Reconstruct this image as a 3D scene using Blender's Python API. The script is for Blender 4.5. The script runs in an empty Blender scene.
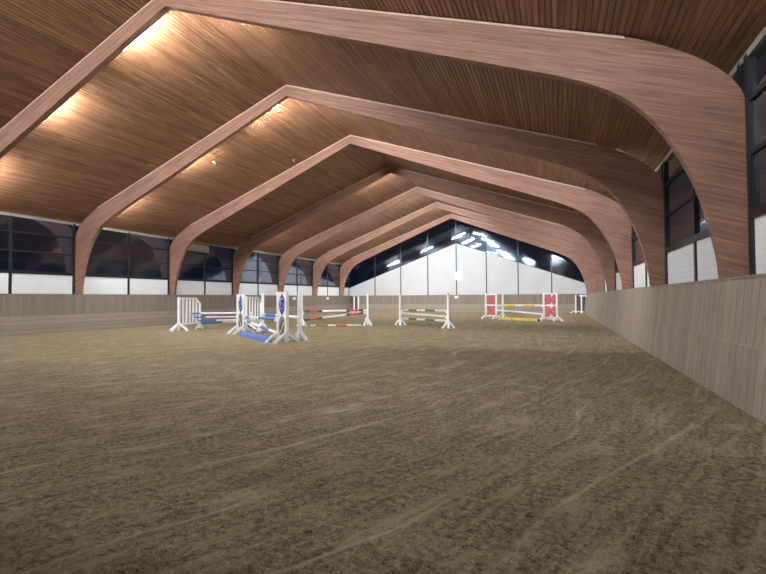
import bpy, bmesh, math, random
from mathutils import Vector, Matrix

# ------------------------------------------------------------------ camera, world, exposure
SC = bpy.context.scene
COL = SC.collection
YAW, PITCH, ROLL, FPX = 0.38626, 0.02563, -0.00600, 428.12
cam_d = bpy.data.cameras.new('camera')
cam_d.sensor_width = 36.0
cam_d.lens = FPX * 36.0 / 766.0
cam_d.clip_end = 300
cam = bpy.data.objects.new('camera', cam_d)
cam.location = (0, 0, 1.4)
cam.rotation_euler = (Matrix.Rotation(YAW, 3, 'Z') @ Matrix.Rotation(math.pi / 2 + PITCH, 3, 'X') @ Matrix.Rotation(ROLL, 3, 'Z')).to_euler()
COL.objects.link(cam)
SC.camera = cam

world = bpy.data.worlds.new('night')
SC.world = world
world.use_nodes = True
world.node_tree.nodes['Background'].inputs[0].default_value = (0.010, 0.022, 0.055, 1)
world.node_tree.nodes['Background'].inputs[1].default_value = 0.30
SC.view_settings.view_transform = 'Standard'
SC.view_settings.look = 'None'
SC.view_settings.gamma = 1.0
SC.view_settings.use_curve_mapping = False
SC.view_settings.exposure = 0.3
TUBE_POWER = 560.0
TUBE_COLOR = (0.965, 0.98, 1.0)

# ------------------------------------------------------------------ hall dimensions
XR, ZR, TB = -8.948, 9.139, 0.3587       # ridge line, its height, roof pitch
W = 11.60                              # half width to the glazing
YA, YS, YE = 7.683, 5.165, 40.807        # first arch in view, spacing, end wall
YB = -9.0                              # wall behind the camera
KICK = 1.628
random.seed(7)
PI = math.pi
HS = 0.933                             # height scale of the jumps


def ceil_z(x):
    return ZR - TB * abs(x - XR)


# ------------------------------------------------------------------ helpers
class MB:
    def __init__(self):
        self.bm = bmesh.new()

    def hexa(self, p, mi=0):
        v = [self.bm.verts.new(q) for q in p]
        for f in ((3, 2, 1, 0), (4, 5, 6, 7), (0, 1, 5, 4), (1, 2, 6, 5), (2, 3, 7, 6), (3, 0, 4, 7)):
            self.bm.faces.new([v[i] for i in f]).material_index = mi
        return self

    def box(self, x0, x1, y0, y1, z0, z1, mi=0):
        return self.hexa([(x0, y0, z0), (x1, y0, z0), (x1, y1, z0), (x0, y1, z0),
                          (x0, y0, z1), (x1, y0, z1), (x1, y1, z1), (x0, y1, z1)], mi)

    def bar(self, a, b, w, h, up=(0, 0, 1), mi=0):
        a, b = Vector(a), Vector(b)
        d = (b - a).normalized()
        s = d.cross(Vector(up))
        if s.length < 1e-4:
            s = d.cross(Vector((1, 0, 0)))
        s.normalize()
        u = s.cross(d).normalized()
        s *= w / 2
        u *= h / 2
        return self.hexa([a - s - u, a + s - u, b + s - u, b - s - u, a - s + u, a + s + u, b + s + u, b - s + u], mi)

    def prism(self, pts, axis, t0, t1, mi=0):
        """polygon pts in 2D extruded along an axis: 'y' -> pts are (x, z); 'x' -> pts are (y, z)"""
        def mk(p, t):
            return (p[0], t, p[1]) if axis == 'y' else ((t, p[0], p[1]) if axis == 'x' else (p[0], p[1], t))
        a = [self.bm.verts.new(mk(p, t0)) for p in pts]
        b = [self.bm.verts.new(mk(p, t1)) for p in pts]
        n = len(pts)
        fs = [self.bm.faces.new(a), self.bm.faces.new(b[::-1])]
        for i in range(n):
            fs.append(self.bm.faces.new((a[i], b[i], b[(i + 1) % n], a[(i + 1) % n])))
        for f in fs:
            f.material_index = mi
        return self

    def strip(self, lower, upper, y0, y1, mi=0):
        """closed band between two (x, z) polylines of equal length, thick from y0 to y1"""
        def col(y):
            return ([self.bm.verts.new((p[0], y, p[1])) for p in lower], [self.bm.verts.new((p[0], y, p[1])) for p in upper])
        l0, u0 = col(y0)
        l1, u1 = col(y1)
        n = len(lower)
        fs = []
        for i in range(n - 1):
            fs += [(l0[i], l0[i + 1], u0[i + 1], u0[i]), (l1[i + 1], l1[i], u1[i], u1[i + 1]),
                   (l0[i + 1], l0[i], l1[i], l1[i + 1]), (u0[i], u0[i + 1], u1[i + 1], u1[i])]
        fs += [(l0[0], u0[0], u1[0], l1[0]), (u0[-1], l0[-1], l1[-1], u1[-1])]
        for f in fs:
            self.bm.faces.new(f).material_index = mi
        return self

    def tube(self, a, b, r0, r1=None, n=12, mi=0, caps=True):
        a, b = Vector(a), Vector(b)
        r1 = r0 if r1 is None else r1
        d = (b - a).normalized()
        s = d.orthogonal().normalized()
        t = d.cross(s)
        ra, rb = [], []
        for i in range(n):
            q = s * math.cos(2 * PI * i / n) + t * math.sin(2 * PI * i / n)
            ra.append(self.bm.verts.new(a + q * r0))
            rb.append(self.bm.verts.new(b + q * r1))
        for i in range(n):
            f = self.bm.faces.new((ra[i], ra[(i + 1) % n], rb[(i + 1) % n], rb[i]))
            f.material_index = mi
            f.smooth = True
        if caps:
            self.bm.faces.new(ra[::-1]).material_index = mi
            self.bm.faces.new(rb).material_index = mi
        return self

    def build(self, name, mats, parent=None, bevel=0.0):
        bmesh.ops.recalc_face_normals(self.bm, faces=self.bm.faces[:])
        me = bpy.data.meshes.new(name)
        self.bm.to_mesh(me)
        self.bm.free()
        for m in (mats if isinstance(mats, (list, tuple)) else [mats]):
            me.materials.append(m)
        o = bpy.data.objects.new(name, me)
        COL.objects.link(o)
        if parent is not None:
            o.parent = parent
        if bevel:
            b = o.modifiers.new('bevel', 'BEVEL')
            b.width = bevel
            b.segments = 2
            b.limit_method = 'ANGLE'
        return o


def tag(o, label=None, cat=None, group=None, kind=None):
    if label:
        o['label'] = label
    if cat:
        o['category'] = cat
    if group:
        o['group'] = group
    if kind:
        o['kind'] = kind
    return o


def struct(o, label=None, cat=None):
    return tag(o, label, cat, None, 'structure')


def empty(name, loc=(0, 0, 0), rz=0.0):
    o = bpy.data.objects.new(name, None)
    o.location = loc
    o.rotation_euler = (0, 0, rz)
    o.empty_display_size = 0.2
    COL.objects.link(o)
    return o


def copy_tree(o, parent=None):
    c = o.copy()
    COL.objects.link(c)
    if parent is not None:
        c.parent = parent
    for ch in list(o.children):
        copy_tree(ch, c)
    return c


# ------------------------------------------------------------------ materials
def new_mat(name):
    m = bpy.data.materials.new(name)
    m.use_nodes = True
    nt = m.node_tree
    return m, nt, nt.nodes['Principled BSDF']


def N(nt, kind, **kw):
    n = nt.nodes.new(kind)
    for k, v in kw.items():
        if k.startswith('i_'):
            key = k[2:].replace('_', ' ')
            n.inputs[int(key) if key.isdigit() else key].default_value = v
        else:
            setattr(n, k, v)
    return n


def L(nt, a, b):
    nt.links.new(a, b)


def ramp(nt, src, stops):
    r = nt.nodes.new('ShaderNodeValToRGB')
    e = r.color_ramp.elements
    while len(e) < len(stops):
        e.new(0.5)
    for el, (p, c) in zip(e, stops):
        el.position = p
        el.color = (*c, 1) if len(c) == 3 else c
    L(nt, src, r.inputs[0])
    return r


def noise(nt, vec, scale, detail=4, rough=0.55, dist=0.0):
    n = nt.nodes.new('ShaderNodeTexNoise')
    n.inputs['Scale'].default_value = scale
    n.inputs['Detail'].default_value = detail
    n.inputs['Roughness'].default_value = rough
    n.inputs['Distortion'].default_value = dist
    if vec is not None:
        L(nt, vec, n.inputs['Vector'])
    return n.outputs['Fac']


def mapping(nt, scale=(1, 1, 1), rot=(0, 0, 0), out='Object'):
    tc = nt.nodes.new('ShaderNodeTexCoord')
    mp = nt.nodes.new('ShaderNodeMapping')
    mp.inputs['Scale'].default_value = scale
    mp.inputs['Rotation'].default_value = rot
    L(nt, tc.outputs[out], mp.inputs['Vector'])
    return mp.outputs['Vector']


def math_n(nt, op, a, b=None, c=None):
    n = nt.nodes.new('ShaderNodeMath')
    n.operation = op
    for i, v in enumerate((a, b, c)):
        if v is None:
            continue
        if isinstance(v, (int, float)):
            n.inputs[i].default_value = v
        else:
            L(nt, v, n.inputs[i])
    return n.outputs[0]


def mixc(nt, fac, a, b, mode='MIX'):
    n = nt.nodes.new('ShaderNodeMix')
    n.data_type = 'RGBA'
    n.blend_type = mode
    for sock, v in ((n.inputs['Factor'], fac), (n.inputs['A'], a), (n.inputs['B'], b)):
        if isinstance(v, (int, float)):
            sock.default_value = v
        elif isinstance(v, tuple):
            sock.default_value = (*v, 1)
        else:
            L(nt, v, sock)
    return n.outputs['Result']


def bump(nt, bsdf, h, strength, dist):
    b = nt.nodes.new('ShaderNodeBump')
    b.inputs['Strength'].default_value = strength
    b.inputs['Distance'].default_value = dist
    L(nt, h, b.inputs['Height'])
    L(nt, b.outputs['Normal'], bsdf.inputs['Normal'])


def plain(name, col, rough=0.5, metal=0.0, var=0.06, scale=9.0, spec=0.5):
    """one paint, with faint wear from noise"""
    m, nt, b = new_mat(name)
    v = mapping(nt)
    f = noise(nt, v, scale, 5)
    dark = tuple(c * (1 - var * 2) for c in col)
    lite = tuple(min(1, c * (1 + var)) for c in col)
    r = ramp(nt, f, [(0.3, dark), (0.65, lite)])
    L(nt, r.outputs[0], b.inputs['Base Color'])
    b.inputs['Roughness'].default_value = rough
    b.inputs['Metallic'].default_value = metal
    b.inputs['Specular IOR Level'].default_value = spec
    return m


def mat_sand():
    m, nt, b = new_mat('arena_sand')
    tc = nt.nodes.new('ShaderNodeTexCoord')
    obj = tc.outputs['Object']
    sep = nt.nodes.new('ShaderNodeSeparateXYZ')
    L(nt, obj, sep.inputs[0])
    x, y = sep.outputs[0], sep.outputs[1]
    # harrow tracks: straight down the hall far off, slanting towards the left near the camera
    yc = math_n(nt, 'MAXIMUM', math_n(nt, 'MINIMUM', y, 16.5), -4.0)
    g = math_n(nt, 'SUBTRACT', math_n(nt, 'MULTIPLY', yc, 0.56), math_n(nt, 'MULTIPLY', math_n(nt, 'MULTIPLY', yc, yc), 0.0160))
    u = math_n(nt, 'SUBTRACT', x, g)
    u = math_n(nt, 'ADD', u, math_n(nt, 'MULTIPLY', noise(nt, obj, 0.22, 2), 0.8))

    def stretched(su, sv, detail, rough, dist=0.0):
        c = nt.nodes.new('ShaderNodeCombineXYZ')
        L(nt, math_n(nt, 'MULTIPLY', u, su), c.inputs[0])
        L(nt, math_n(nt, 'MULTIPLY', y, sv), c.inputs[1])
        return noise(nt, c.outputs[0], 1.0, detail, rough, dist)
    tracks = stretched(14.0, 1.3, 7, 0.70)
    scrape = stretched(5.5, 1.3, 7, 0.74, 0.3)
    wisp = stretched(30.0, 2.6, 4, 0.7)
    broad = stretched(1.3, 0.25, 3, 0.5)
    rid = math_n(nt, 'ABSOLUTE', math_n(nt, 'SUBTRACT', math_n(nt, 'FRACT', math_n(nt, 'ADD', math_n(nt, 'MULTIPLY', u, 1.15), math_n(nt, 'MULTIPLY', broad, 1.5))), 0.5))
    ridge = math_n(nt, 'SUBTRACT', 1.0, math_n(nt, 'MINIMUM', math_n(nt, 'MULTIPLY', rid, 22.0), 1.0))
    gate = ramp(nt, stretched(1.1, 0.7, 4, 0.6), [(0.46, (0, 0, 0)), (0.54, (1, 1, 1))]).outputs[0]
    gate = math_n(nt, 'MULTIPLY', ridge, gate)
    fine = noise(nt, obj, 60.0, 6, 0.8)
    clump = noise(nt, obj, 19.0, 5, 0.75)
    prints = noise(nt, obj, 2.6, 6, 0.66, 0.7)
    # flat scraped patches (pale, smooth) against loose clods (darker, rough)
    flat = ramp(nt, math_n(nt, 'ADD', math_n(nt, 'MULTIPLY', scrape, 0.6), math_n(nt, 'MULTIPLY', prints, 0.4)), [(0.49, (0, 0, 0)), (0.60, (1, 1, 1))]).outputs[0]
    c1 = ramp(nt, math_n(nt, 'ADD', math_n(nt, 'MULTIPLY', fine, 0.5), math_n(nt, 'MULTIPLY', clump, 0.5)),
              [(0.415, (0.050, 0.042, 0.024)), (0.455, (0.215, 0.174, 0.104)), (0.53, (0.355, 0.298, 0.190)), (0.585, (0.530, 0.455, 0.308))])
    c2 = ramp(nt, tracks, [(0.36, (0.72, 0.72, 0.71)), (0.50, (0.98, 0.98, 0.98)), (0.62, (1.16, 1.16, 1.16))])
    col = mixc(nt, 1.0, c1.outputs[0], c2.outputs[0], 'MULTIPLY')
    col = mixc(nt, math_n(nt, 'MULTIPLY', flat, 0.62), col, (0.470, 0.405, 0.278))
    col = mixc(nt, math_n(nt, 'MULTIPLY', gate, 0.7), col, (0.60, 0.52, 0.37))
    wr = ramp(nt, wisp, [(0.58, (0, 0, 0)), (0.70, (1, 1, 1))]).outputs[0]
    col = mixc(nt, math_n(nt, 'MULTIPLY', wr, 0.55), col, (0.57, 0.495, 0.345))
    L(nt, col, b.inputs['Base Color'])
    b.inputs['Roughness'].default_value = 0.95
    b.inputs['Specular IOR Level'].default_value = 0.12
    loose = math_n(nt, 'SUBTRACT', 1.0, math_n(nt, 'MULTIPLY', flat, 0.8))
    h = math_n(nt, 'MULTIPLY', math_n(nt, 'ADD', math_n(nt, 'MULTIPLY', clump, 0.060), math_n(nt, 'MULTIPLY', fine, 0.020)), loose)
    h = math_n(nt, 'ADD', h, math_n(nt, 'MULTIPLY', tracks, 0.055))
    h = math_n(nt, 'ADD', h, math_n(nt, 'MULTIPLY', scrape, 0.080))
    h = math_n(nt, 'ADD', h, math_n(nt, 'MULTIPLY', prints, 0.090))
    h = math_n(nt, 'ADD', h, math_n(nt, 'MULTIPLY', gate, 0.022))
    bump(nt, b, h, 1.0, 1.0)
    return m


def mat_planks():
    """ceiling boards, about a hand wide, running down the hall"""
    m, nt, b = new_mat('ceiling_boards')
    tc = nt.nodes.new('ShaderNodeTexCoord')
    sep = nt.nodes.new('ShaderNodeSeparateXYZ')
    L(nt, tc.outputs['Object'], sep.inputs[0])
    x, y = sep.outputs[0], sep.outputs[1]
    idx = math_n(nt, 'FLOOR', math_n(nt, 'DIVIDE', math_n(nt, 'SUBTRACT', x, XR), PLANK * COSB))
    cell = nt.nodes.new('ShaderNodeTexWhiteNoise')
    cell.noise_dimensions = '2D'
    cmb0 = nt.nodes.new('ShaderNodeCombineXYZ')
    L(nt, idx, cmb0.inputs[0])
    joint = math_n(nt, 'FLOOR', math_n(nt, 'ADD', math_n(nt, 'DIVIDE', y, 5.115), math_n(nt, 'MULTIPLY', idx, 0.37)))
    L(nt, joint, cmb0.inputs[1])
    L(nt, cmb0.outputs[0], cell.inputs['Vector'])
    cmb = nt.nodes.new('ShaderNodeCombineXYZ')
    L(nt, math_n(nt, 'MULTIPLY', x, 26.0), cmb.inputs[0])
    L(nt, math_n(nt, 'MULTIPLY', y, 0.9), cmb.inputs[1])
    L(nt, idx, cmb.inputs[2])
    grain = noise(nt, cmb.outputs[0], 1.0, 5, 0.65)
    cmb2 = nt.nodes.new('ShaderNodeCombineXYZ')
    L(nt, math_n(nt, 'MULTIPLY', x, 11.0), cmb2.inputs[0])
    L(nt, math_n(nt, 'MULTIPLY', y, 1.1), cmb2.inputs[1])
    stain = noise(nt, cmb2.outputs[0], 1.0, 6, 0.7)
    base = ramp(nt, grain, [(0.28, (0.118, 0.051, 0.023)), (0.52, (0.250, 0.121, 0.060)), (0.75, (0.400, 0.216, 0.122))])
    tint = ramp(nt, cell.outputs['Value'], [(0.0, (0.70, 0.69, 0.68)), (1.0, (1.22, 1.22, 1.23))])
    col = mixc(nt, 1.0, base.outputs[0], tint.outputs[0], 'MULTIPLY')
    st = ramp(nt, stain, [(0.56, (0, 0, 0)), (0.72, (1, 1, 1))])
    col = mixc(nt, math_n(nt, 'MULTIPLY', st.outputs[0], 0.65), col, (0.40, 0.32, 0.25))
    L(nt, col, b.inputs['Base Color'])
    rr = ramp(nt, stain, [(0.35, (0.34, 0.34, 0.34)), (0.62, (0.60, 0.60, 0.60))])
    L(nt, rr.outputs[0], b.inputs['Roughness'])
    b.inputs['Specular IOR Level'].default_value = 0.55
    bump(nt, b, grain, 0.25, 0.01)
    return m


def mat_glulam():
    """laminated timber: lamellae across the depth, long grain along the length, small dark knots"""
    m, nt, b = new_mat('laminated_timber')
    tc = nt.nodes.new('ShaderNodeTexCoord')
    sep = nt.nodes.new('ShaderNodeSeparateXYZ')
    L(nt, tc.outputs['Object'], sep.inputs[0])
    x, y, z = sep.outputs
    ax = math_n(nt, 'ABSOLUTE', x)
    d = math_n(nt, 'ADD', z, math_n(nt, 'MULTIPLY', ax, TB))       # distance across the lamellae
    cmb = nt.nodes.new('ShaderNodeCombineXYZ')
    L(nt, math_n(nt, 'MULTIPLY', ax, 1.1), cmb.inputs[0])
    L(nt, math_n(nt, 'MULTIPLY', y, 20.0), cmb.inputs[1])
    L(nt, math_n(nt, 'MULTIPLY', d, 46.0), cmb.inputs[2])
    grain = noise(nt, cmb.outputs[0], 1.0, 5, 0.65)
    lam = math_n(nt, 'FLOOR', math_n(nt, 'DIVIDE', d, 0.042))
    wn = nt.nodes.new('ShaderNodeTexWhiteNoise')
    wn.noise_dimensions = '2D'
    c0 = nt.nodes.new('ShaderNodeCombineXYZ')
    L(nt, lam, c0.inputs[0])
    L(nt, math_n(nt, 'FLOOR', math_n(nt, 'ADD', math_n(nt, 'MULTIPLY', ax, 0.3), math_n(nt, 'MULTIPLY', lam, 0.41))), c0.inputs[1])
    L(nt, c0.outputs[0], wn.inputs['Vector'])
    base = ramp(nt, grain, [(0.30, (0.165, 0.080, 0.054)), (0.52, (0.298, 0.165, 0.120)), (0.72, (0.410, 0.246, 0.188))])
    tint = ramp(nt, wn.outputs['Value'], [(0.0, (0.80, 0.79, 0.79)), (1.0, (1.12, 1.12, 1.12))])
    col = mixc(nt, 1.0, base.outputs[0], tint.outputs[0], 'MULTIPLY')
    cmb3 = nt.nodes.new('ShaderNodeCombineXYZ')
    L(nt, math_n(nt, 'MULTIPLY', ax, 3.0), cmb3.inputs[0])
    L(nt, math_n(nt, 'MULTIPLY', y, 12.0), cmb3.inputs[1])
    L(nt, math_n(nt, 'MULTIPLY', d, 13.0), cmb3.inputs[2])
    kn = noise(nt, cmb3.outputs[0], 1.0, 3, 0.6)
    ks = ramp(nt, kn, [(0.655, (0, 0, 0)), (0.70, (1, 1, 1))])
    col = mixc(nt, math_n(nt, 'MULTIPLY', ks.outputs[0], 0.75), col, (0.10, 0.075, 0.055))
    wash = noise(nt, tc.outputs['Object'], 0.7, 4)
    wr = ramp(nt, wash, [(0.3, (0.86, 0.85, 0.84)), (0.7, (1.06, 1.06, 1.06))])
    col = mixc(nt, 1.0, col, wr.outputs[0], 'MULTIPLY')
    L(nt, col, b.inputs['Base Color'])
    b.inputs['Roughness'].default_value = 0.55
    b.inputs['Specular IOR Level'].default_value = 0.3
    bump(nt, b, grain, 0.15, 0.01)
    return m


def mat_boards(name, c_dark, c_lite, horizontal, pitch):
    """kickboard panelling with board joints; dust low down comes from the sand thrown on it"""
    m, nt, b = new_mat(name)
    tc = nt.nodes.new('ShaderNodeTexCoord')
    sep = nt.nodes.new('ShaderNodeSeparateXYZ')
    L(nt, tc.outputs['Object'], sep.inputs[0])
    run = math_n(nt, 'ADD', sep.outputs[0], sep.outputs[1])
    s = sep.outputs[2] if horizontal else run
    idx = math_n(nt, 'FLOOR', math_n(nt, 'DIVIDE', s, pitch))
    fr = math_n(nt, 'FRACT', math_n(nt, 'DIVIDE', s, pitch))
    wn = nt.nodes.new('ShaderNodeTexWhiteNoise')
    wn.noise_dimensions = '1D'
    L(nt, idx, wn.inputs['W'])
    cmb = nt.nodes.new('ShaderNodeCombineXYZ')
    L(nt, math_n(nt, 'MULTIPLY', run, 2.0 if horizontal else 16.0), cmb.inputs[0])
    L(nt, math_n(nt, 'MULTIPLY', sep.outputs[2], 16.0 if horizontal else 2.0), cmb.inputs[1])
    L(nt, idx, cmb.inputs[2])
    g = noise(nt, cmb.outputs[0], 1.0, 5, 0.65)
    base = ramp(nt, g, [(0.28, c_dark), (0.72, c_lite)])
    tint = ramp(nt, wn.outputs['Value'], [(0, (0.86, 0.86, 0.87)), (1, (1.08, 1.07, 1.06))])
    col = mixc(nt, 1.0, base.outputs[0], tint.outputs[0], 'MULTIPLY')
    gap = math_n(nt, 'LESS_THAN', fr, 0.05)
    col = mixc(nt, math_n(nt, 'MULTIPLY', gap, 0.7), col, (0.03, 0.025, 0.02))
    dust = noise(nt, tc.outputs['Object'], 2.1, 4, 0.6)
    col = mixc(nt, math_n(nt, 'MULTIPLY', dust, 0.35), col, (0.27, 0.22, 0.15))
    L(nt, col, b.inputs['Base Color'])
    b.inputs['Roughness'].default_value = 0.8
    b.inputs['Specular IOR Level'].default_value = 0.2
    bump(nt, b, g, 0.2, 0.01)
    return m


def mat_white_sheet(name='white_sheeting', k=1.0):
    """ribbed white wall sheeting, faint horizontal ribs"""
    m, nt, b = new_mat(name)
    tc = nt.nodes.new('ShaderNodeTexCoord')
    wv = nt.nodes.new('ShaderNodeTexWave')
    wv.bands_direction = 'Z'
    wv.inputs['Scale'].default_value = 2.6
    wv.inputs['Distortion'].default_value = 0.25
    L(nt, tc.outputs['Object'], wv.inputs['Vector'])
    n = noise(nt, tc.outputs['Object'], 0.9, 4)
    c = ramp(nt, wv.outputs['Fac'], [(0.0, (0.84 * k, 0.895 * k, 0.93 * k)), (1.0, (0.89 * k, 0.945 * k, 0.975 * k))])
    d = ramp(nt, n, [(0.3, (0.94, 0.945, 0.95)), (0.7, (1.02, 1.02, 1.02))])
    L(nt, mixc(nt, 1.0, c.outputs[0], d.outputs[0], 'MULTIPLY'), b.inputs['Base Color'])
    b.inputs['Roughness'].default_value = 0.6
    b.inputs['Specular IOR Level'].default_value = 0.2
    bump(nt, b, wv.outputs['Fac'], 0.2, 0.006)
    return m


def mat_glass(name, tint):
    m, nt, b = new_mat(name)
    v = mapping(nt)
    n = noise(nt, v, 0.55, 2)
    b.inputs['Base Color'].default_value = (0.55, 0.66, 0.80, 1)
    b.inputs['Transmission Weight'].default_value = 1.0
    b.inputs['Roughness'].default_value = 0.05
    b.inputs['IOR'].default_value = 2.2
    b.inputs['Specular Tint'].default_value = (*tint, 1)
    bump(nt, b, n, 0.02, 0.05)
    return m


def mat_emit(name, col, s):
    m, nt, b = new_mat(name)
    b.inputs['Base Color'].default_value = (0.9, 0.9, 0.9, 1)
    b.inputs['Emission Color'].default_value = (*col, 1)
    b.inputs['Emission Strength'].default_value = s
    return m


PLANK = 0.102
COSB = 1 / math.sqrt(1 + TB * TB)
M = {}
M['sand'] = mat_sand()
M['planks'] = mat_planks()
M['glulam'] = mat_glulam()
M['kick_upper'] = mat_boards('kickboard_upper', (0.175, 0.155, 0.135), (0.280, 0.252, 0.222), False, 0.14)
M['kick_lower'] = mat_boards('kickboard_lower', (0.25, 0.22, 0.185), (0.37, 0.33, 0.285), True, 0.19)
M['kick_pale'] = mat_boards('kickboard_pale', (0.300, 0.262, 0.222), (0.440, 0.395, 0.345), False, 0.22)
M['sheet'] = mat_white_sheet()
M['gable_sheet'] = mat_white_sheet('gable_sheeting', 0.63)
M['glass'] = mat_glass('window_glass', (0.90, 0.94, 1.0))
M['gable_glass'] = mat_glass('gable_glass', (0.55, 0.78, 1.0))
M['frame'] = plain('dark_window_frame', (0.022, 0.024, 0.028), 0.4, 0.3)
M['alu'] = plain('grey_mullion', (0.035, 0.040, 0.048), 0.4, 0.5)
M['trim'] = plain('eave_trim', (0.30, 0.29, 0.27), 0.6)
M['edge_highlight'] = plain('painted_highlight', (0.52, 0.37, 0.29), 0.6)
M['dark_wood'] = plain('dark_wall_wood', (0.16, 0.10, 0.06), 0.6, 0.0, 0.15, 3)
M['white'] = plain('white_jump_paint', (0.84, 0.855, 0.88), 0.45, 0.0, 0.05)
M['white_dirty'] = plain('white_paint_worn', (0.62, 0.60, 0.55), 0.6, 0.0, 0.12)
M['blue'] = plain('blue_pole_paint', (0.085, 0.205, 0.520), 0.45)
M['navy'] = plain('navy_emblem', (0.018, 0.035, 0.26), 0.4)
M['slate'] = plain('grey_emblem', (0.20, 0.20, 0.22), 0.5)
M['ink'] = plain('dark_emblem_band', (0.035, 0.035, 0.09), 0.5)
M['lime'] = plain('yellow_emblem_band', (0.75, 0.80, 0.06), 0.5)
M['red'] = plain('red_pole_paint', (0.560, 0.052, 0.045), 0.45)
M['rust'] = plain('faded_red_paint', (0.38, 0.115, 0.07), 0.6, 0, 0.12)
M['pink'] = plain('red_cross_board', (0.60, 0.085, 0.10), 0.5)
M['black'] = plain('dark_pole_paint', (0.035, 0.037, 0.036), 0.5)
M['green'] = plain('green_pole_paint', (0.045, 0.165, 0.055), 0.45)
M['yellow'] = plain('yellow_plank_paint', (0.72, 0.50, 0.05), 0.45)
M['cream'] = plain('cream_pole_paint', (0.70, 0.67, 0.58), 0.5)
M['grey'] = plain('grey_vent', (0.42, 0.41, 0.36), 0.6)
M['steel'] = plain('galvanised_steel', (0.42, 0.42, 0.42), 0.35, 0.8)
M['housing'] = plain('white_lamp_housing', (0.75, 0.75, 0.75), 0.4)
M['tube'] = mat_emit('fluorescent_tube', TUBE_COLOR, TUBE_POWER)
M['plate'] = plain('white_letter_plate', (0.80, 0.85, 0.90), 0.4)
M['faint'] = plain('faded_blue_letter', (0.45, 0.55, 0.72), 0.5)
M['dark_slat'] = plain('dark_wing_slat', (0.05, 0.055, 0.055), 0.6)

# ------------------------------------------------------------------ the setting
fb = MB()
x0, x1 = XR - W - 0.1, XR + W + 0.1
fb.box(x0, x1, YB - 0.2, YE + 0.2, -0.25, 0.0)
struct(fb.build('floor', M['sand']), 'brown harrowed riding sand across the whole hall', 'floor')

# ceiling: real grooved boards running the length of the hall
cb = MB()
for sgn in (-1, 1):
    n = int((W + 0.08) / COSB / PLANK) + 1
    prof = []
    for k in range(n):
        for s_, dz in ((0.0, 0.014), (0.010, 0.014), (0.016, 0.0), (PLANK - 0.006, 0.0)):
            d = (k * PLANK + s_)
            prof.append((XR + sgn * d * COSB, ZR - d * COSB * TB + dz + 0.012))
    front = [cb.bm.verts.new((p[0], YB - 0.1, p[1])) for p in prof]
    back = [cb.bm.verts.new((p[0], YE + 0.1, p[1])) for p in prof]
    for i in range(len(prof) - 1):
        cb.bm.faces.new((front[i], front[i + 1], back[i + 1], back[i]))
    # roof deck above the boards
    e = prof[-1]
    cb.prism([(XR, ZR + 0.04), (e[0], e[1] + 0.03), (e[0], e[1] + 0.16), (XR, ZR + 0.18)], 'y', YB - 0.1, YE + 0.1)
struct(cb.build('ceiling', M['planks']), 'brown boarded pitched ceiling', 'ceiling')

# low walls behind the kickboards and solid wall behind the camera
for side, sx in (('left', -1), ('right', 1)):
    xw = XR + sx * W
    wl = MB().box(min(xw, xw + sx * 0.15), max(xw, xw + sx * 0.15), YB, YE, 0.0, KICK - 0.04)
    wl.box(min(xw, xw + sx * 0.15), max(xw, xw + sx * 0.15), YB, YE, 4.90, 5.04)
    struct(wl.build('wall_' + side, M['dark_wood']), None, None)
    # kickboard leaning outward, foot towards the arena
    top_in, bot_in = XR + sx * 11.18, XR + sx * 11.05
    kb = MB()
    zc = 0.78
    xm = top_in + (bot_in - top_in) * (KICK - zc) / KICK
    kb.prism([(top_in, KICK), (top_in + sx * 0.06, KICK), (xm + sx * 0.06, zc), (xm, zc)][::1], 'y', YB + 0.02, YE - 0.27, 0)
    kb.prism([(xm - sx * 0.02, zc), (xm + sx * 0.06, zc), (bot_in + sx * 0.06, 0.0), (bot_in - sx * 0.02, 0.0)], 'y', YB + 0.02, YE - 0.27, 1)
    kb.prism([(top_in - sx * 0.01, KICK), (top_in + sx * 0.09, KICK), (top_in + sx * 0.09, KICK + 0.03), (top_in - sx * 0.01, KICK + 0.03)], 'y', YB + 0.02, YE - 0.27, 0)
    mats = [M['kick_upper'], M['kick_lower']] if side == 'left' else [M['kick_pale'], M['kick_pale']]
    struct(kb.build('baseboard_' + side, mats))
    tr = MB()
    xt = XR + sx * (W - 0.02)
    tr.box(min(xt, xt - sx * 0.06), max(xt, xt - sx * 0.06), YB + 0.02, YE - 0.02, 4.82, 4.92)
    struct(tr.build('trim_1' if side == 'left' else 'trim_2', M['trim']))

kb = MB()
kx0, kx1 = XR - 11.02, XR + 11.02
kb.prism([(YE - 0.15, KICK), (YE - 0.09, KICK), (YE - 0.15, 0.78), (YE - 0.21, 0.78)], 'x', kx0, kx1, 0)
kb.prism([(YE - 0.23, 0.78), (YE - 0.15, 0.78), (YE - 0.22, 0.0), (YE - 0.30, 0.0)], 'x', kx0, kx1, 1)
kb.box(kx0, kx1, YE - 0.17, YE - 0.06, KICK, KICK + 0.03, 0)
struct(kb.build('baseboard_end', [M['kick_upper'], M['kick_lower']]))
we = MB().box(XR - W, XR + W, YE + 0.02, YE + 0.17, 0, KICK - 0.04)
struct(we.build('wall_end', M['dark_wood']))
wb = MB().prism([(XR - W, 0), (XR + W, 0), (XR + W, ceil_z(XR + W)), (XR, ZR), (XR - W, ceil_z(XR - W))], 'y', YB - 0.15, YB)
struct(wb.build('wall_back', M['dark_wood']))

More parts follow.
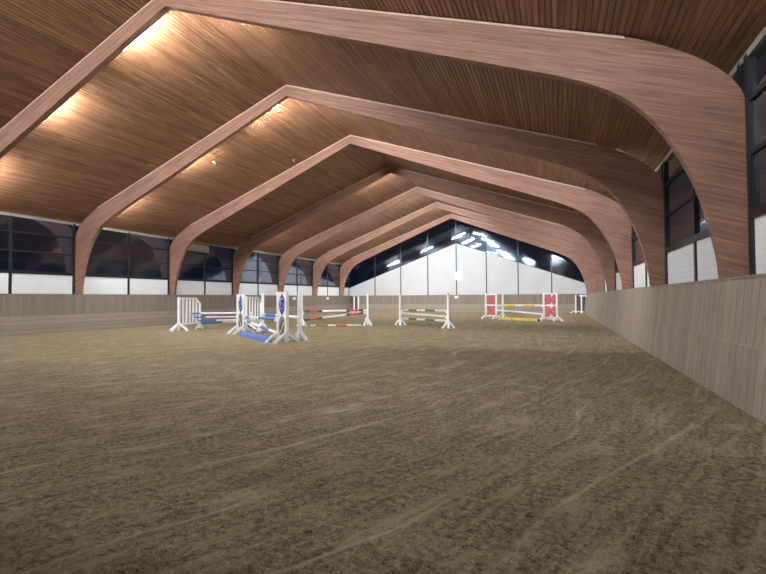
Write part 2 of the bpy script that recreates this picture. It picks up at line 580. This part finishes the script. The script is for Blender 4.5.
# side windows: one per bay, white sheeting below, glass above, dark bars
win = 0
ARCH_Y = [YA + YS * i for i in range(-2, 7)]
bays = [(YB + 0.05, ARCH_Y[0])] + [(ARCH_Y[i] + 0.16, ARCH_Y[i + 1]) for i in range(8)] + [(ARCH_Y[8] + 0.16, YE - 0.02)]
ZS, ZT = 2.50, 4.88
for side, sx in (('left', -1), ('right', 1)):
    for (ya, yb) in bays:
        win += 1
        xg = XR + sx * (W - 0.01)

        def bx(mb, a, b, y0, y1, z0, z1):
            p, q = xg - sx * a, xg - sx * b
            mb.box(min(p, q), max(p, q), y0, y1, z0, z1)
        short = yb - ya < 3.2
        ym = (ya + yb) / 2
        fm = MB()
        for (c, hw) in ((ya + 0.05, 0.05), (yb - 0.05, 0.05)):
            bx(fm, 0.0, 0.075, c - hw, c + hw, KICK - 0.04, ZT)
        if not short:
            bx(fm, 0.0, 0.07, ym - 0.05, ym + 0.05, KICK - 0.04, ZT)
        bx(fm, 0.0, 0.072, ya + 0.1, yb - 0.1, ZS, ZS + 0.13)
        for zb in (3.44, 4.21):
            bx(fm, 0.0, 0.055, ya + 0.1, yb - 0.1, zb - 0.03, zb + 0.03)
        root = struct(fm.build('window_%d' % win, M['frame']))
        segs = [(ya + 0.1, yb - 0.1)] if short else [(ya + 0.1, ym - 0.05), (ym + 0.05, yb - 0.1)]
        for (s0, s1) in segs:
            pm = MB()
            bx(pm, 0.01, 0.035, s0, s1, KICK - 0.03, ZS)
            pm.build('white_panel', M['sheet'], root)
            gm = MB()
            bx(gm, 0.012, 0.020, s0, s1, ZS + 0.13, ZT)
            gm.build('glass_pane', M['glass'], root)

# gable windows: eight bays, white sheeting under a line parallel to the roof, glass above


def sheet_z(x):
    return 6.62 - 0.362 * abs(x - XR)


BW = 11.35 / 4
for k in range(8):
    win += 1
    xa, xb = XR + (k - 4) * BW, XR + (k - 3) * BW
    if k == 0:
        xa = XR - W + 0.02
    if k == 7:
        xb = XR + W - 0.02
    fm = MB()
    for (c0, c1) in ((xa, xa + 0.045), (xb - 0.045, xb)):
        fm.prism([(c0, KICK - 0.04), (c1, KICK - 0.04), (c1, ceil_z(c1) - 0.02), (c0, ceil_z(c0) - 0.02)], 'y', YE - 0.09, YE)
    fm.prism([(xa + 0.045, sheet_z(xa + 0.045)), (xb - 0.045, sheet_z(xb - 0.045)), (xb - 0.045, sheet_z(xb - 0.045) + 0.07), (xa + 0.045, sheet_z(xa + 0.045) + 0.07)], 'y', YE - 0.06, YE)
    fm.prism([(xa + 0.045, ceil_z(xa + .045) - 0.1), (xb - 0.045, ceil_z(xb - .045) - 0.1), (xb - 0.045, ceil_z(xb - .045) - 0.02), (xa + 0.045, ceil_z(xa + .045) - 0.02)], 'y', YE - 0.06, YE)
    root = struct(fm.build('window_%d' % win, M['alu']))
    a, b_ = xa + 0.045, xb - 0.045
    MB().prism([(a, KICK - 0.03), (b_, KICK - 0.03), (b_, sheet_z(b_)), (a, sheet_z(a))], 'y', YE - 0.055, YE - 0.03).build('white_panel', M['gable_sheet'], root)
    MB().prism([(a, sheet_z(a) + 0.07), (b_, sheet_z(b_) + 0.07), (b_, ceil_z(b_) - 0.1), (a, ceil_z(a) - 0.1)], 'y', YE - 0.035, YE - 0.027).build('glass_pane', M['gable_glass'], root)

# ------------------------------------------------------------------ laminated timber arches
INNER = [(11.20, 0.0), (11.20, 1.55), (11.16, 2.0), (11.04, 2.6), (10.9, 3.1), (10.66, 3.65), (10.38, 4.12), (9.98, 4.56), (9.4, 4.93), (8.6, 5.28), (6.3, 6.19), (0.0, 8.71)]
OUTER = [(11.56, 0.0), (11.58, 1.5), (11.59, 2.2), (11.59, 3.0), (11.585, 3.7), (11.54, 4.2), (11.40, 4.55), (11.10, 4.88), (10.65, 5.20), (10.0, 5.54), (7.0, 6.62), (0.0, 9.13)]


def smooth(pts, n=5):
    out = []
    for i in range(len(pts) - 1):
        p0 = Vector(pts[max(i - 1, 0)])
        p1, p2 = Vector(pts[i]), Vector(pts[i + 1])
        p3 = Vector(pts[min(i + 2, len(pts) - 1)])
        straight = i == 0 or i >= len(pts) - 3
        for k in range(n):
            t = k / n
            if straight:
                q = p1.lerp(p2, t)
            else:
                m1, m2 = (p2 - p0) * 0.5, (p3 - p1) * 0.5
                if i == 1:
                    m1 = (p2 - p1)
                if i == len(pts) - 4:
                    m2 = (p3 - p2).normalized() * (p2 - p1).length
                q = (2 * t ** 3 - 3 * t * t + 1) * p1 + (t ** 3 - 2 * t * t + t) * m1 + (-2 * t ** 3 + 3 * t * t) * p2 + (t ** 3 - t * t) * m2
            out.append((q.x, q.y))
    out.append(tuple(pts[-1]))
    return out


inn, out_ = smooth(INNER), smooth(OUTER)
ARCH_T = 0.16
arch0 = empty('timber_arch', (XR, ARCH_Y[0], 0))
for sgn in (-1, 1):
    lo = [(sgn * p[0], p[1]) for p in inn]
    up = [(sgn * p[0], p[1]) for p in out_]
    MB().strip(lo, up, 0.0, ARCH_T).build('arch_half', M['glulam'], arch0)
    # thin pale strip painting the highlight along the top edge of the near face
    MB().prism([(sgn * 0.0, 9.125), (sgn * 10.0, 9.125 - TB * 10), (sgn * 10.0, 9.08 - TB * 10), (0.0, 9.08)], 'y', -0.022, -0.001).build('top_highlight', M['edge_highlight'], arch0)
arch_labels = [
    'laminated timber arch behind the viewpoint',
    'laminated timber arch right above the viewpoint',
    'nearest arch in the photo, pinkish beam crossing the top edge',
    'second nearest timber arch, its peak left of centre near the top',
    'third timber arch, lit pink, bent column at the left edge of the photo',
    'fourth timber arch, dark unlit near face, between two lit arches',
    'fifth timber arch, lit again, right behind the dark unlit arch',
    'sixth timber arch, second from the white end wall',
    'farthest timber arch, framing the white end wall',
]
arches = []
for i, y in enumerate(ARCH_Y):
    a = arch0 if i == 0 else copy_tree(arch0)
    a.location = (XR, y, 0)
    tag(a, arch_labels[i], 'arch', 'laminated timber arches')
    arches.append(a)

# ------------------------------------------------------------------ fluorescent lights on the far faces of the arches
lamp0 = empty('fluorescent_light')
LL = 1.55
MB().box(-LL / 2, LL / 2, 0.0, 0.05, -0.05, 0.05).build('housing', M['housing'], lamp0)
for dz in (-0.026, 0.026):
    MB().tube((-LL / 2 + 0.04, 0.068, dz), (LL / 2 - 0.04, 0.068, dz), 0.013, n=6).build('tube', M['tube'], lamp0)
first = True
side_word = {-1: 'left', 1: 'right'}
place = {1.2: 'near the ridge', 5.0: 'half way down', 9.1: 'low towards the wall'}
lit = {1: {-1: (1.2, 5.0, 9.1), 1: (1.2, 5.0, 9.1)}, 2: {-1: (1.2, 5.0, 9.1), 1: (1.2,)}, 5: {-1: (1.2, 9.1), 1: (1.2, 9.1)}, 6: {-1: (1.2, 5.0, 9.1), 1: (1.2, 9.1)}, 7: {-1: (1.2, 5.0, 9.1), 1: (1.2, 9.1)}, 8: {-1: (), 1: ()}}
behind = [None, 'the arch above the viewpoint', 'the nearest arch', 'the second nearest arch', None, 'the dark fourth arch', 'the fifth arch', 'the sixth arch', 'the farthest arch']
for i, y in enumerate(ARCH_Y):
    if behind[i] is None:
        continue
    for sgn in (-1, 1):
        for rel in lit.get(i, {}).get(sgn, (1.2, 5.0, 9.1)):
            lm = lamp0 if first else copy_tree(lamp0)
            first = False
            lm.location = (XR + sgn * rel, y + ARCH_T + 0.001, ceil_z(XR + rel) - 0.36)
            lm.rotation_euler = (0, sgn * math.atan(TB), 0)
            tag(lm, 'twin tube light behind %s, %s slope, %s' % (behind[i].replace('the ', '', 1).replace('arch behind the viewpoint', 'rearmost arch').replace('arch above the viewpoint', 'arch overhead'), side_word[sgn], place[rel]), 'light', 'fluorescent lights on the arches')

# ------------------------------------------------------------------ show jumps


def feet(parent, x=0.0, y=0.0, dirs=((1, 0), (-1, 0), (0, 1), (0, -1)), reach=0.38, h=0.33, mat='white'):
    for dx, dy in dirs:
        a = Vector((x + dx * 0.03, y + dy * 0.03, h))
        b = Vector((x + dx * reach, y + dy * reach, 0.045))
        f = MB().bar(a, b, 0.07, 0.08)
        f.box(b.x - 0.05, b.x + 0.05, b.y - 0.05, b.y + 0.05, 0.0, 0.05)
        f.build('foot', M[mat], parent)


def cup(parent, x, y, z, dx, dy):
    """pole cup: small back plate with a curved tray"""
    c = MB().box(x - 0.025, x + 0.025, y - 0.025, y + 0.025, z - 0.10, z + 0.05)
    for k in range(5):
        a0, a1 = PI + k * PI / 5, PI + (k + 1) * PI / 5
        r = 0.07
        px, py = -dy, dx
        p = [Vector((x + dx * 0.06 + px * r * math.cos(t), y + dy * 0.06 + py * r * math.cos(t), z + r * math.sin(t) * 0.8)) for t in (a0, a1)]
        c.bar(p[0], p[1], 0.07, 0.012, up=(dx, dy, 0))
    c.build('pole_cup', M['white'], parent)


def stand(loc, rz, h, label, group, cups=(), dark_pin=False, w=0.09):
    """single post on four splayed feet; local +x looks at the poles"""
    h *= HS
    cups = [z * HS for z in cups]
    r = empty('jump_stand', (*loc, 0), rz)
    MB().box(-w / 2, w / 2, -w / 2, w / 2, 0.03, h).build('post', M['white'], r, 0.006)
    feet(r, dirs=((0.7, 0.7), (-0.7, 0.7), (0.7, -0.7), (-0.7, -0.7)), reach=0.25, h=0.33)
    for z in cups:
        cup(r, w / 2 + 0.02, 0, z - 0.01, 1, 0)
    if dark_pin:
        MB().tube((0, 0, h), (0, 0, h + 0.09), 0.022, 0.012).build('top_pin', M['black'], r)
    return tag(r, label, 'jump stand', group)


def slat_wing(loc, rz, w, h, label, group, cups=(), cup_side=-1):
    """gate-like wing: post at the origin, panel along +x, chamfered outer corner"""
    h *= HS
    cups = [(x, z * HS) for x, z in cups]
    r = empty('jump_wing', (*loc, 0), rz)
    MB().box(-0.05, 0.05, -0.05, 0.05, 0.03, h).build('post', M['white'], r, 0.006)
    MB().box(w - 0.04, w + 0.04, -0.04, 0.04, 0.03, h * 0.82).build('post', M['white'], r, 0.006)
    MB().box(0.05, w * 0.80, -0.03, 0.03, h - 0.10, h - 0.02).build('rail', M['white'], r)
    MB().box(0.05, w - 0.04, -0.03, 0.03, 0.24, 0.32).build('rail', M['white'], r)
    MB().bar((w * 0.78, 0, h - 0.06), (w, 0, h * 0.80), 0.06, 0.08).build('rail', M['white'], r)
    n = 4 if w > 1.6 else 5
    for k in range(n):
        x = 0.05 + (w * 0.92 - 0.05) * (k + 1) / (n + 0.6)
        top = h - 0.06 if x < w * 0.79 else h - 0.06 - (x - w * 0.79) / (w * 0.21) * (h * 0.2 - 0.06)
        MB().box(x - 0.048, x + 0.048, -0.02, 0.02, 0.28, top).build('slat', M['white'], r)
    feet(r, 0, 0, dirs=((0, 1), (0, -1), (-1, 0)), reach=0.42)
    feet(r, w, 0, dirs=((0, 1), (0, -1)), reach=0.16, h=0.2)
    for (x, z) in cups:
        cup(r, x, 0.055 * cup_side, z, 0, cup_side)
    return tag(r, label, 'jump wing', group)


def emblem_wing(loc, rz, w, h, label, group, cups=()):
    """narrow solid wing: two posts, two cut-out boards with painted emblems on both faces; post at the origin, panel along +x"""
    h *= HS
    cups = [z * HS for z in cups]
    r = empty('emblem_wing', (*loc, 0), rz)
    for x in (0, w):
        MB().box(x - 0.05, x + 0.05, -0.05, 0.05, 0.03, h).build('post', M['white'], r, 0.006)
    cx, hw = w / 2, w / 2 - 0.05
    MB().box(cx - hw, cx + hw, -0.018, 0.018, 0.24, h - 0.02).build('board', M['white'], r)
    zu, zl = h * 0.745, h * 0.315
    hh = h * 0.222
    for s in (-1, 1):
        y0, y1 = (0.019, 0.028) if s > 0 else (-0.028, -0.019)
        em = MB()
        poly = [(cx, zu + hh), (cx + hw * 0.68, zu + hh * 0.50), (cx + hw * 0.96, zu), (cx + hw * 0.68, zu - hh * 0.5), (cx, zu - hh), (cx - hw * 0.68, zu - hh * 0.5), (cx - hw * 0.96, zu), (cx - hw * 0.68, zu + hh * 0.5)]
        em.prism(poly, 'y', y0, y1)
        e1 = em.build('emblem', M['navy'], r)
        mk = MB()
        yo0, yo1 = (0.029, 0.033) if s > 0 else (-0.033, -0.029)

        def stroke(pts, t):
            for a, b in zip(pts, pts[1:]):
                mk.bar((a[0], (yo0 + yo1) / 2, a[1]), (b[0], (yo0 + yo1) / 2, b[1]), t, 0.004, up=(0, 1, 0))
        stroke([(cx + hw * 0.5 * math.cos(t), zu + hh * 0.30 + hh * 0.24 * math.sin(t)) for t in [PI * (0.2 + 1.15 * k / 8) for k in range(9)]], 0.018)
        for k in range(5):
            t = PI * (1.08 + 0.84 * k / 4)
            px, pz = cx + hw * 0.55 * math.cos(t), zu + hh * 0.42 * math.sin(t)
            stroke([(px - 0.014, pz - 0.02), (px + 0.014, pz + 0.02)], 0.018)
        for dx_ in (-0.4, 0.4):
            stroke([(cx + hw * dx_, zu - hh * 0.02), (cx + hw * dx_ * 1.3, zu + hh * 0.10)], 0.016)
        mk.build('emblem_mark', M['white'], e1)
        hl = h * 0.205
        lens = [(cx + hw * 0.94 * math.sin(PI * k / 8) ** 0.9, zl + hl * math.cos(PI * k / 8)) for k in range(9)]
        lens += [(cx - hw * 0.94 * math.sin(PI * k / 8) ** 0.9, zl + hl * math.cos(PI * k / 8)) for k in range(7, 0, -1)]
        e2 = MB().prism(lens, 'y', y0, y1).build('emblem', M['slate'], r)
        e2['label'] = 'grey lens emblem with dark and yellow slanting bands'

        def band(a, b, t, mat, nm):
            q = MB().bar((cx + a[0] * hw, (yo0 + yo1) / 2, zl + a[1] * hl), (cx + b[0] * hw, (yo0 + yo1) / 2, zl + b[1] * hl), t * hw, 0.004, up=(0, 1, 0))
            q.build(nm, M[mat], e2)
        band((-0.62, -0.42), (0.22, 0.66), 0.30, 'ink', 'dark_band')
        band((-0.40, -0.62), (0.58, 0.40), 0.17, 'lime', 'yellow_band')
        band((-0.10, -0.74), (0.62, 0.05), 0.26, 'ink', 'dark_band')
    feet(r, 0, 0, dirs=((0, 1), (0, -1)), reach=0.41, h=0.31)
    feet(r, w, 0, dirs=((0, 1), (0, -1)), reach=0.41, h=0.31)
    for z in cups:
        cup(r, -0.07, 0, z, -1, 0)
    return tag(r, label, 'jump wing', group)


def cross_wing(loc, rz, w, h, label, group, cups=(), cup_side=1):
    """open white frame with two red crosses; centred, panel along x"""
    h *= HS
    cups = [z * HS for z in cups]
    r = empty('cross_wing', (*loc, 0), rz)
    for x in (-w / 2, w / 2):
        MB().box(x - 0.045, x + 0.045, -0.045, 0.045, 0.03, h).build('post', M['white'], r, 0.006)
    hw = w / 2 - 0.045
    zs = (0.20, 0.20 + (h - 0.24) / 2, h - 0.05)
    for z in zs:
        MB().box(-hw, hw, -0.03, 0.03, z - 0.035, z + 0.035).build('rail', M['white'], r)
    for z0, z1 in zip(zs, zs[1:]):
        a, b = z0 + 0.04, z1 - 0.04
        c = MB()
        t = 0.14
        c.prism([(-hw, a), (-hw + t, a), (hw, b - t * 0.6), (hw, b), (hw - t, b), (-hw, a + t * 0.6)], 'y', -0.012, 0.004)
        c.prism([(hw, a), (hw, a + t * 0.6), (-hw + t, b), (-hw, b), (-hw, b - t * 0.6), (hw - t, a)], 'y', -0.004, 0.012)
        c.build('cross_board', M['pink'], r)
    for x in (-w / 2, w / 2):
        feet(r, x, 0, dirs=((0, 1), (0, -1)), reach=0.42, h=0.26)
    feet(r, -w / 2, 0, dirs=((-1, 0),), reach=0.3, h=0.26)
    feet(r, w / 2, 0, dirs=((1, 0),), reach=0.3, h=0.26)
    for z in cups:
        cup(r, cup_side * (w / 2 + 0.06), 0, z, cup_side, 0)
    return tag(r, label, 'jump wing', group)


def dark_wing(loc, rz, w, h, label, group):
    """narrow spare wing: two white posts with dark boards between"""
    h *= HS
    r = empty('spare_wing', (*loc, 0), rz)
    for x in (-w / 2, w / 2):
        MB().box(x - 0.05, x + 0.05, -0.05, 0.05, 0.03, h).build('post', M['white'], r, 0.006)
    hw = w / 2 - 0.05
    for k in range(3):
        x = -hw + (2 * hw) * (k + 0.5) / 3
        MB().box(x - hw / 3 + 0.01, x + hw / 3 - 0.01, -0.015, 0.015, 0.2, h - 0.04).build('slat', M['dark_slat'], r)
    MB().box(-hw, hw, -0.03, 0.03, 0.13, 0.20).build('rail', M['white'], r)
    for x in (-w / 2, w / 2):
        feet(r, x, 0, dirs=((0, 1), (0, -1)), reach=0.32, h=0.22)
    feet(r, -w / 2, 0, dirs=((-1, 0),), reach=0.4, h=0.22)
    feet(r, w / 2, 0, dirs=((1, 0),), reach=0.25, h=0.22)
    return tag(r, label, 'jump wing', group)


def pole(a, b, bands, mats, label, group, r=0.05):
    """bands: list of (end fraction, material index); ends are slightly rounded"""
    a, b = Vector(a), Vector(b)
    if max(a.z, b.z) > 0.1:
        a.z *= HS
        b.z *= HS
    mid = (a + b) / 2
    d = b - a
    ln = d.length
    m = MB()
    f0 = 0.0
    for f1, mi in bands:
        p0 = Vector((-ln / 2 + f0 * ln, 0, 0))
        p1 = Vector((-ln / 2 + f1 * ln, 0, 0))
        m.tube(p0, p1, r, n=14, mi=mi, caps=False)
        f0 = f1
    m.tube((-ln / 2, 0, 0), (-ln / 2 - 0.012, 0, 0), r, r * 0.75, 14, bands[0][1])
    m.tube((ln / 2, 0, 0), (ln / 2 + 0.012, 0, 0), r, r * 0.75, 14, bands[-1][1])
    bmesh.ops.remove_doubles(m.bm, verts=m.bm.verts[:], dist=0.0005)
    o = m.build('jump_pole', [M[k] for k in mats])
    o.location = mid
    o.rotation_euler = d.to_track_quat('X', 'Z').to_euler()
    return tag(o, label, 'pole', group)


def ang(a, b):
    return math.atan2(b[1] - a[1], b[0] - a[0])


def lerp(a, b, t):
    return tuple(p + (q - p) * t for p, q in zip(a, b))


# --- far-left staircase jump with gate wings
W1a, W1b = (-15.47, 14.13), (-15.73, 15.66)
W2a, W2b = (-13.35, 16.0), (-13.85, 17.55)
tri = [(0.46, 0.80, 0.14, 0.86, 'topmost'), (0.62, 0.60, 0.17, 1.0, 'second highest'), (0.80, 0.42, 0.30, 1.0, 'third highest'), (0.95, 0.31, 0.36, 1.0, 'lowest')]
w1 = slat_wing(W1a, ang(W1a, W1b), 1.45, 1.60, 'white slatted wing with sloped corner, leftmost of all the jumps', 'slatted wings', cups=[(1.45 * q[0], q[1]) for q in tri])
w2 = slat_wing(W2a, ang(W2a, W2b), 1.85, 1.63, 'white slatted wing seen between the two blue-emblem jump posts', 'slatted wings', cups=[(1.85 * q[0] * 0.84, q[1] - 0.02) for q in tri], cup_side=1)
u1 = Vector((W1b[0] - W1a[0], W1b[1] - W1a[1], 0)).normalized()
n1 = Vector((u1.y, -u1.x, 0))
u2 = Vector((W2b[0] - W2a[0], W2b[1] - W2a[1], 0)).normalized()
for t, z, f0, f1, wd in tri:
    a = Vector((*W1a, z)) + u1 * (1.45 * t) + n1 * 0.085
    b = Vector((*W2a, z - 0.02)) + u2 * (1.85 * 0.84 * t) - n1 * 0.095
    bands = [(f0 + 0.02, 1), (f1, 0)] + ([(1.0, 1)] if f1 < 1 else [])
    pole(a, b, bands, ['white', 'blue'], '%s blue and white pole of the far-left staircase jump' % wd, 'poles of the far-left staircase jump', 0.04)

# --- blue oxer with emblem wings
BLi, BLo = (-11.58, 13.74), (-12.17, 13.98)
BRi, BRo = (-8.36, 11.57), (-7.74, 11.27)
emblem_wing(BLi, ang(BLi, BLo), 0.48, 1.70, 'narrow white wing with blue and grey emblems, left end of blue jump', 'emblem wings', cups=(0.70, 0.58))
emblem_wing(BRi, ang(BRi, BRo), 0.53, 1.74, 'narrow white wing with blue and grey emblems, right end of blue jump, nearest camera', 'emblem wings', cups=(0.78, 0.26))
RL, RR = (-11.67, 15.03), (-7.93, 12.14)
rd = ang(RL, RR)
stand(RL, rd, 1.76, 'white post on splayed feet behind the slatted wing, rear left of blue jump', 'rear posts of the blue jump', cups=(0.78,), w=0.10)
stand(RR, rd + PI, 1.70, 'white post on splayed feet just right of the big blue emblem wing', 'rear posts of the blue jump', cups=(0.80,), w=0.11)


def along(a, b, g0, g1):
    d = (Vector(b) - Vector(a)).normalized()
    return Vector(a) + d * g0, Vector(b) - d * g1


a, b = along((*BLi, 0.72), (*BRi, 0.80), 0.13, 0.13)
pole(a, b, [(0.06, 0), (0.20, 1), (0.50, 0), (0.97, 1), (1, 0)], ['white', 'blue'], 'upper blue and white pole in front of the blue jump', 'poles of the blue jump')
a, b = along((*BLi, 0.585), (*BRi, 0.29), 0.13, 0.13)
pole(a, b, [(0.10, 0), (0.24, 1), (0.56, 0), (0.80, 1), (1, 0)], ['white', 'blue'], 'slanting blue and white pole of the blue jump, low on its right', 'poles of the blue jump')
a, b = along((*RL, 0.80), (*RR, 0.82), 0.10, 0.10)
pole(a, b, [(0.10, 0), (0.42, 1), (0.62, 0), (0.78, 1), (1, 0)], ['white', 'blue'], 'rear pole of the blue jump between its two plain posts', 'poles of the blue jump')
PA, PB = (-11.12, 13.13), (-8.58, 11.37)
dd = Vector((PB[0] - PA[0], PB[1] - PA[1], 0))
pk = MB()
ln = dd.length
prof = [(-0.10, 0.0), (0.10, 0.0), (0.09, 0.10), (0.05, 0.17), (-0.05, 0.17), (-0.09, 0.10)]
pk.prism(prof, 'x', -ln / 2, ln / 2)
pk.box(-ln / 2 - 0.02, -ln / 2, -0.1, 0.1, 0.0, 0.16)
pk.box(ln / 2, ln / 2 + 0.02, -0.1, 0.1, 0.0, 0.16)
o = pk.build('ground_plank', M['blue'])
o.location = ((PA[0] + PB[0]) / 2, (PA[1] + PB[1]) / 2, 0)
o.rotation_euler = (0, 0, math.atan2(dd.y, dd.x))
tag(o, 'solid blue filler plank on the sand under the blue jump', 'plank')

# --- red, white and black jump
QL, QR = (-12.11, 18.75), (-8.92, 19.85)
qd = ang(QL, QR)
stand(QL, qd, 1.70, 'white post at left end of the red, white and black jump', 'posts of the red jump', cups=(0.78, 0.30))
stand(QR, qd + PI, 1.74, 'white post at right end of the red, white and black jump', 'posts of the red jump', cups=(0.84, 0.72, 0.42))
redb = [(0.10, 2), (0.235, 1), (0.30, 2), (0.69, 0), (0.745, 2), (0.89, 1), (0.96, 2), (1, 0)]
a, b = along((*QL, 0.78), (*QR, 0.84), 0.10, 0.10)
pole(a, b, redb, ['white', 'red', 'black'], 'upper red, white and black pole, level between its posts', 'poles of the red jump')
a, b = along((*QL, 0.31), (*QR, 0.72), 0.10, 0.10)
b.x += 0.0
pole(a, b, redb, ['white_dirty', 'red', 'black'], 'lower red, white and black pole, slanting up to the right', 'poles of the red jump')
a, b = along((*QL, 0.047), (*QR, 0.047), 0.42, 0.42)
sh = Vector((0.25, -0.35, 0))
pole(a + sh, b + sh, [(0.1, 0), (0.35, 1), (0.5, 0), (0.72, 1), (1, 0)], ['cream', 'rust'], 'faded red and white pole lying on the sand under the red jump', 'poles of the red jump', 0.045)

# --- green and white jump
GL, GR = (-7.47, 20.69), (-4.63, 19.30)
gd = ang(GL, GR)
stand(GL, gd, 1.68, 'white post at left end of the green and white jump', 'posts of the green jump', cups=(0.82, 0.68, 0.36))
stand(GR, gd + PI, 1.66, 'white post with dark top pin at right end of green and white jump', 'posts of the green jump', cups=(0.85, 0.55, 0.35), dark_pin=True)
gb = [(0.18, 0), (0.37, 1), (0.56, 0), (0.77, 1), (1, 0)]
a, b = along((*GL, 0.83), (*GR, 0.86), 0.10, 0.10)
pole(a, b, gb, ['cream', 'green'], 'upper green and white pole of the green jump', 'poles of the green jump')
a, b = along((*GL, 0.68), (*GR, 0.56), 0.10, 0.10)
pole(a, b, [(1, 0)], ['cream'], 'plain off-white pole in the middle of the green jump', 'poles of the green jump')
a, b = along((*GL, 0.37), (*GR, 0.36), 0.10, 0.10)
pole(a, b, gb, ['cream', 'green'], 'lower green and white pole of the green jump', 'poles of the green jump')

# --- red cross oxer with yellow poles
XL, XRr = (-4.01, 28.56), (-0.38, 26.83)
xd = ang(XL, XRr)
cross_wing(XL, xd, 0.78, 1.75, 'white frame wing with two red crosses, left end of the yellow jump', 'red cross wings', cups=(0.92, 0.62), cup_side=1)
cross_wing(XRr, xd, 0.80, 1.76, 'white frame wing with two red crosses, right end of the yellow jump', 'red cross wings', cups=(0.95, 0.36), cup_side=-1)
YL, YR = (-3.42, 29.9), (-0.30, 28.05)
stand(YL, ang(YL, YR), 1.75, 'white post beside the left red cross wing of the yellow jump', 'rear posts of the yellow jump', cups=(0.92,))
stand(YR, ang(YL, YR) + PI, 1.74, 'white post seen through the right red cross wing', 'rear posts of the yellow jump', cups=(0.95,))
a, b = along((*XL, 0.93), (*XRr, 0.97), 0.49, 0.53)
pole(a, b, [(0.12, 0), (0.42, 1), (0.60, 0), (0.85, 1), (1, 0)], ['white', 'yellow'], 'upper yellow and white pole in front of the yellow jump', 'poles of the yellow jump')
a, b = along((*XL, 0.65), (*XRr, 0.38), 0.49, 0.53)
pole(a, b, [(0.2, 0), (0.42, 1), (1, 0)], ['white', 'cream'], 'slanting white pole of the yellow jump, low on its right', 'poles of the yellow jump')
a, b = along((*YL, 0.94), (*YR, 0.97), 0.10, 0.10)
pole(a, b, [(0.1, 0), (0.35, 1), (0.65, 0), (0.9, 1), (1, 0)], ['white', 'yellow'], 'rear yellow and white pole between the plain posts of the yellow jump', 'poles of the yellow jump')
pts = [(-3.43, 27.93), (-2.54, 27.36), (-0.99, 26.19)]
for p, q, lb in ((pts[0], pts[1], 'shorter yellow plank on the sand, left of its dark joint'), (pts[1], pts[2], 'longer yellow plank on the sand, right of the dark joint')):
    d = Vector((q[0] - p[0], q[1] - p[1], 0))
    ln = d.length - 0.06
    k = MB().prism([(-0.10, 0), (0.10, 0), (0.10, 0.10), (0.06, 0.15), (-0.06, 0.15), (-0.10, 0.10)], 'x', -ln / 2, ln / 2)
    o = k.build('ground_plank', M['yellow'])
    o.location = ((p[0] + q[0]) / 2, (p[1] + q[1]) / 2, 0)
    o.rotation_euler = (0, 0, math.atan2(d.y, d.x))
    ce = MB().box(-ln / 2 - 0.025, -ln / 2 - 0.001, -0.09, 0.09, 0.0, 0.13)
    ce.box(ln / 2 + 0.001, ln / 2 + 0.025, -0.09, 0.09, 0.0, 0.13)
    ce.build('end_cap', M['black'], o)
    tag(o, lb, 'plank', 'yellow planks under the yellow jump')

# --- spare wings near the end wall
dark_wing((-17.62, 36.6), 0.05, 0.42, 1.66, 'narrow spare wing with dark boards standing by the far left corner', 'spare dark wings')
dark_wing((1.66, 39.7), -0.15, 0.44, 1.68, 'narrow spare wing with dark boards standing by the far right corner', 'spare dark wings')

# ------------------------------------------------------------------ small things on the walls and the ceiling


def letter_plate(loc, rz, w, h, label, letter=False):
    r = empty('letter_board', loc, rz)
    MB().box(-w / 2, w / 2, 0.0, 0.03, -h / 2, h / 2).build('board', M['plate'], r, 0.006)
    if letter:
        m = MB()
        pts = [(0.17 * math.cos(t), 0.20 * math.sin(t)) for t in [PI * (0.25 + 1.5 * k / 14) for k in range(15)]]
        for p, q in zip(pts, pts[1:]):
            m.bar((p[0], -0.004, p[1]), (q[0], -0.004, q[1]), 0.055, 0.006, up=(0, 1, 0))
        m.build('letter', M['faint'], r)
    return tag(r, label, 'sign', None)


letter_plate((-8.76, YE - 0.125, 3.47), 0, 0.72, 0.80, 'pale square letter sign high on the middle post of the white end wall', True)
letter_plate((-8.95, YE - 0.215, 1.44), 0, 0.36, 0.22, 'small white plate on the end wall kickboard under the letter sign')
for y, lb in ((29.95, 'small white plate on left kickboard just right of the big emblem wing'), (35.5, 'small white plate on left kickboard above the red jump')):
    letter_plate((XR - 11.145, y, 1.40), PI / 2 + PI, 0.42, 0.22, lb)
# grey vent panel high in the left windows
v = empty('vent_panel', (XR - W + 0.10, 19.98, 4.54))
MB().box(0, 0.05, -0.92, 0.92, -0.21, 0.21).build('panel', M['grey'], v, 0.01)
MB().box(-0.03, 0.0, -0.85, -0.75, -0.1, 0.1).box(-0.03, 0.0, 0.75, 0.85, -0.1, 0.1).build('bracket', M['steel'], v)
tag(v, 'grey rectangular panel high in the dark left windows beside the third arch', 'panel')
# white bracket beside the far right spare wing
br = empty('wall_bracket', (XR + 11.14, 38.6, 1.48))
MB().box(-0.52, 0.0, -0.03, 0.03, -0.05, 0.05).build('arm', M['white'], br)
MB().box(-0.03, 0.02, -0.08, 0.08, -0.10, 0.10).build('plate', M['white'], br)
tag(br, 'white bracket on the right kickboard beside the far right spare wing', 'bracket')
# two small fittings under the ceiling
for x, y, lb in ((-13.80, 14.43, 'small pale fitting on left ceiling slope between second and third arches'), (-11.76, 17.5, 'small pale fitting on ceiling touching the third arch near its peak')):
    z = ceil_z(x)
    f = empty('ceiling_fitting', (x, y, z + 0.012))
    MB().tube((0, 0, 0.0), (0, 0, -0.05), 0.07, 0.06).build('base', M['trim'], f)
    MB().tube((0, 0, -0.05), (0.06, -0.02, -0.11), 0.035, 0.05).build('head', M['trim'], f)
    tag(f, lb, 'ceiling fitting', 'ceiling fittings')
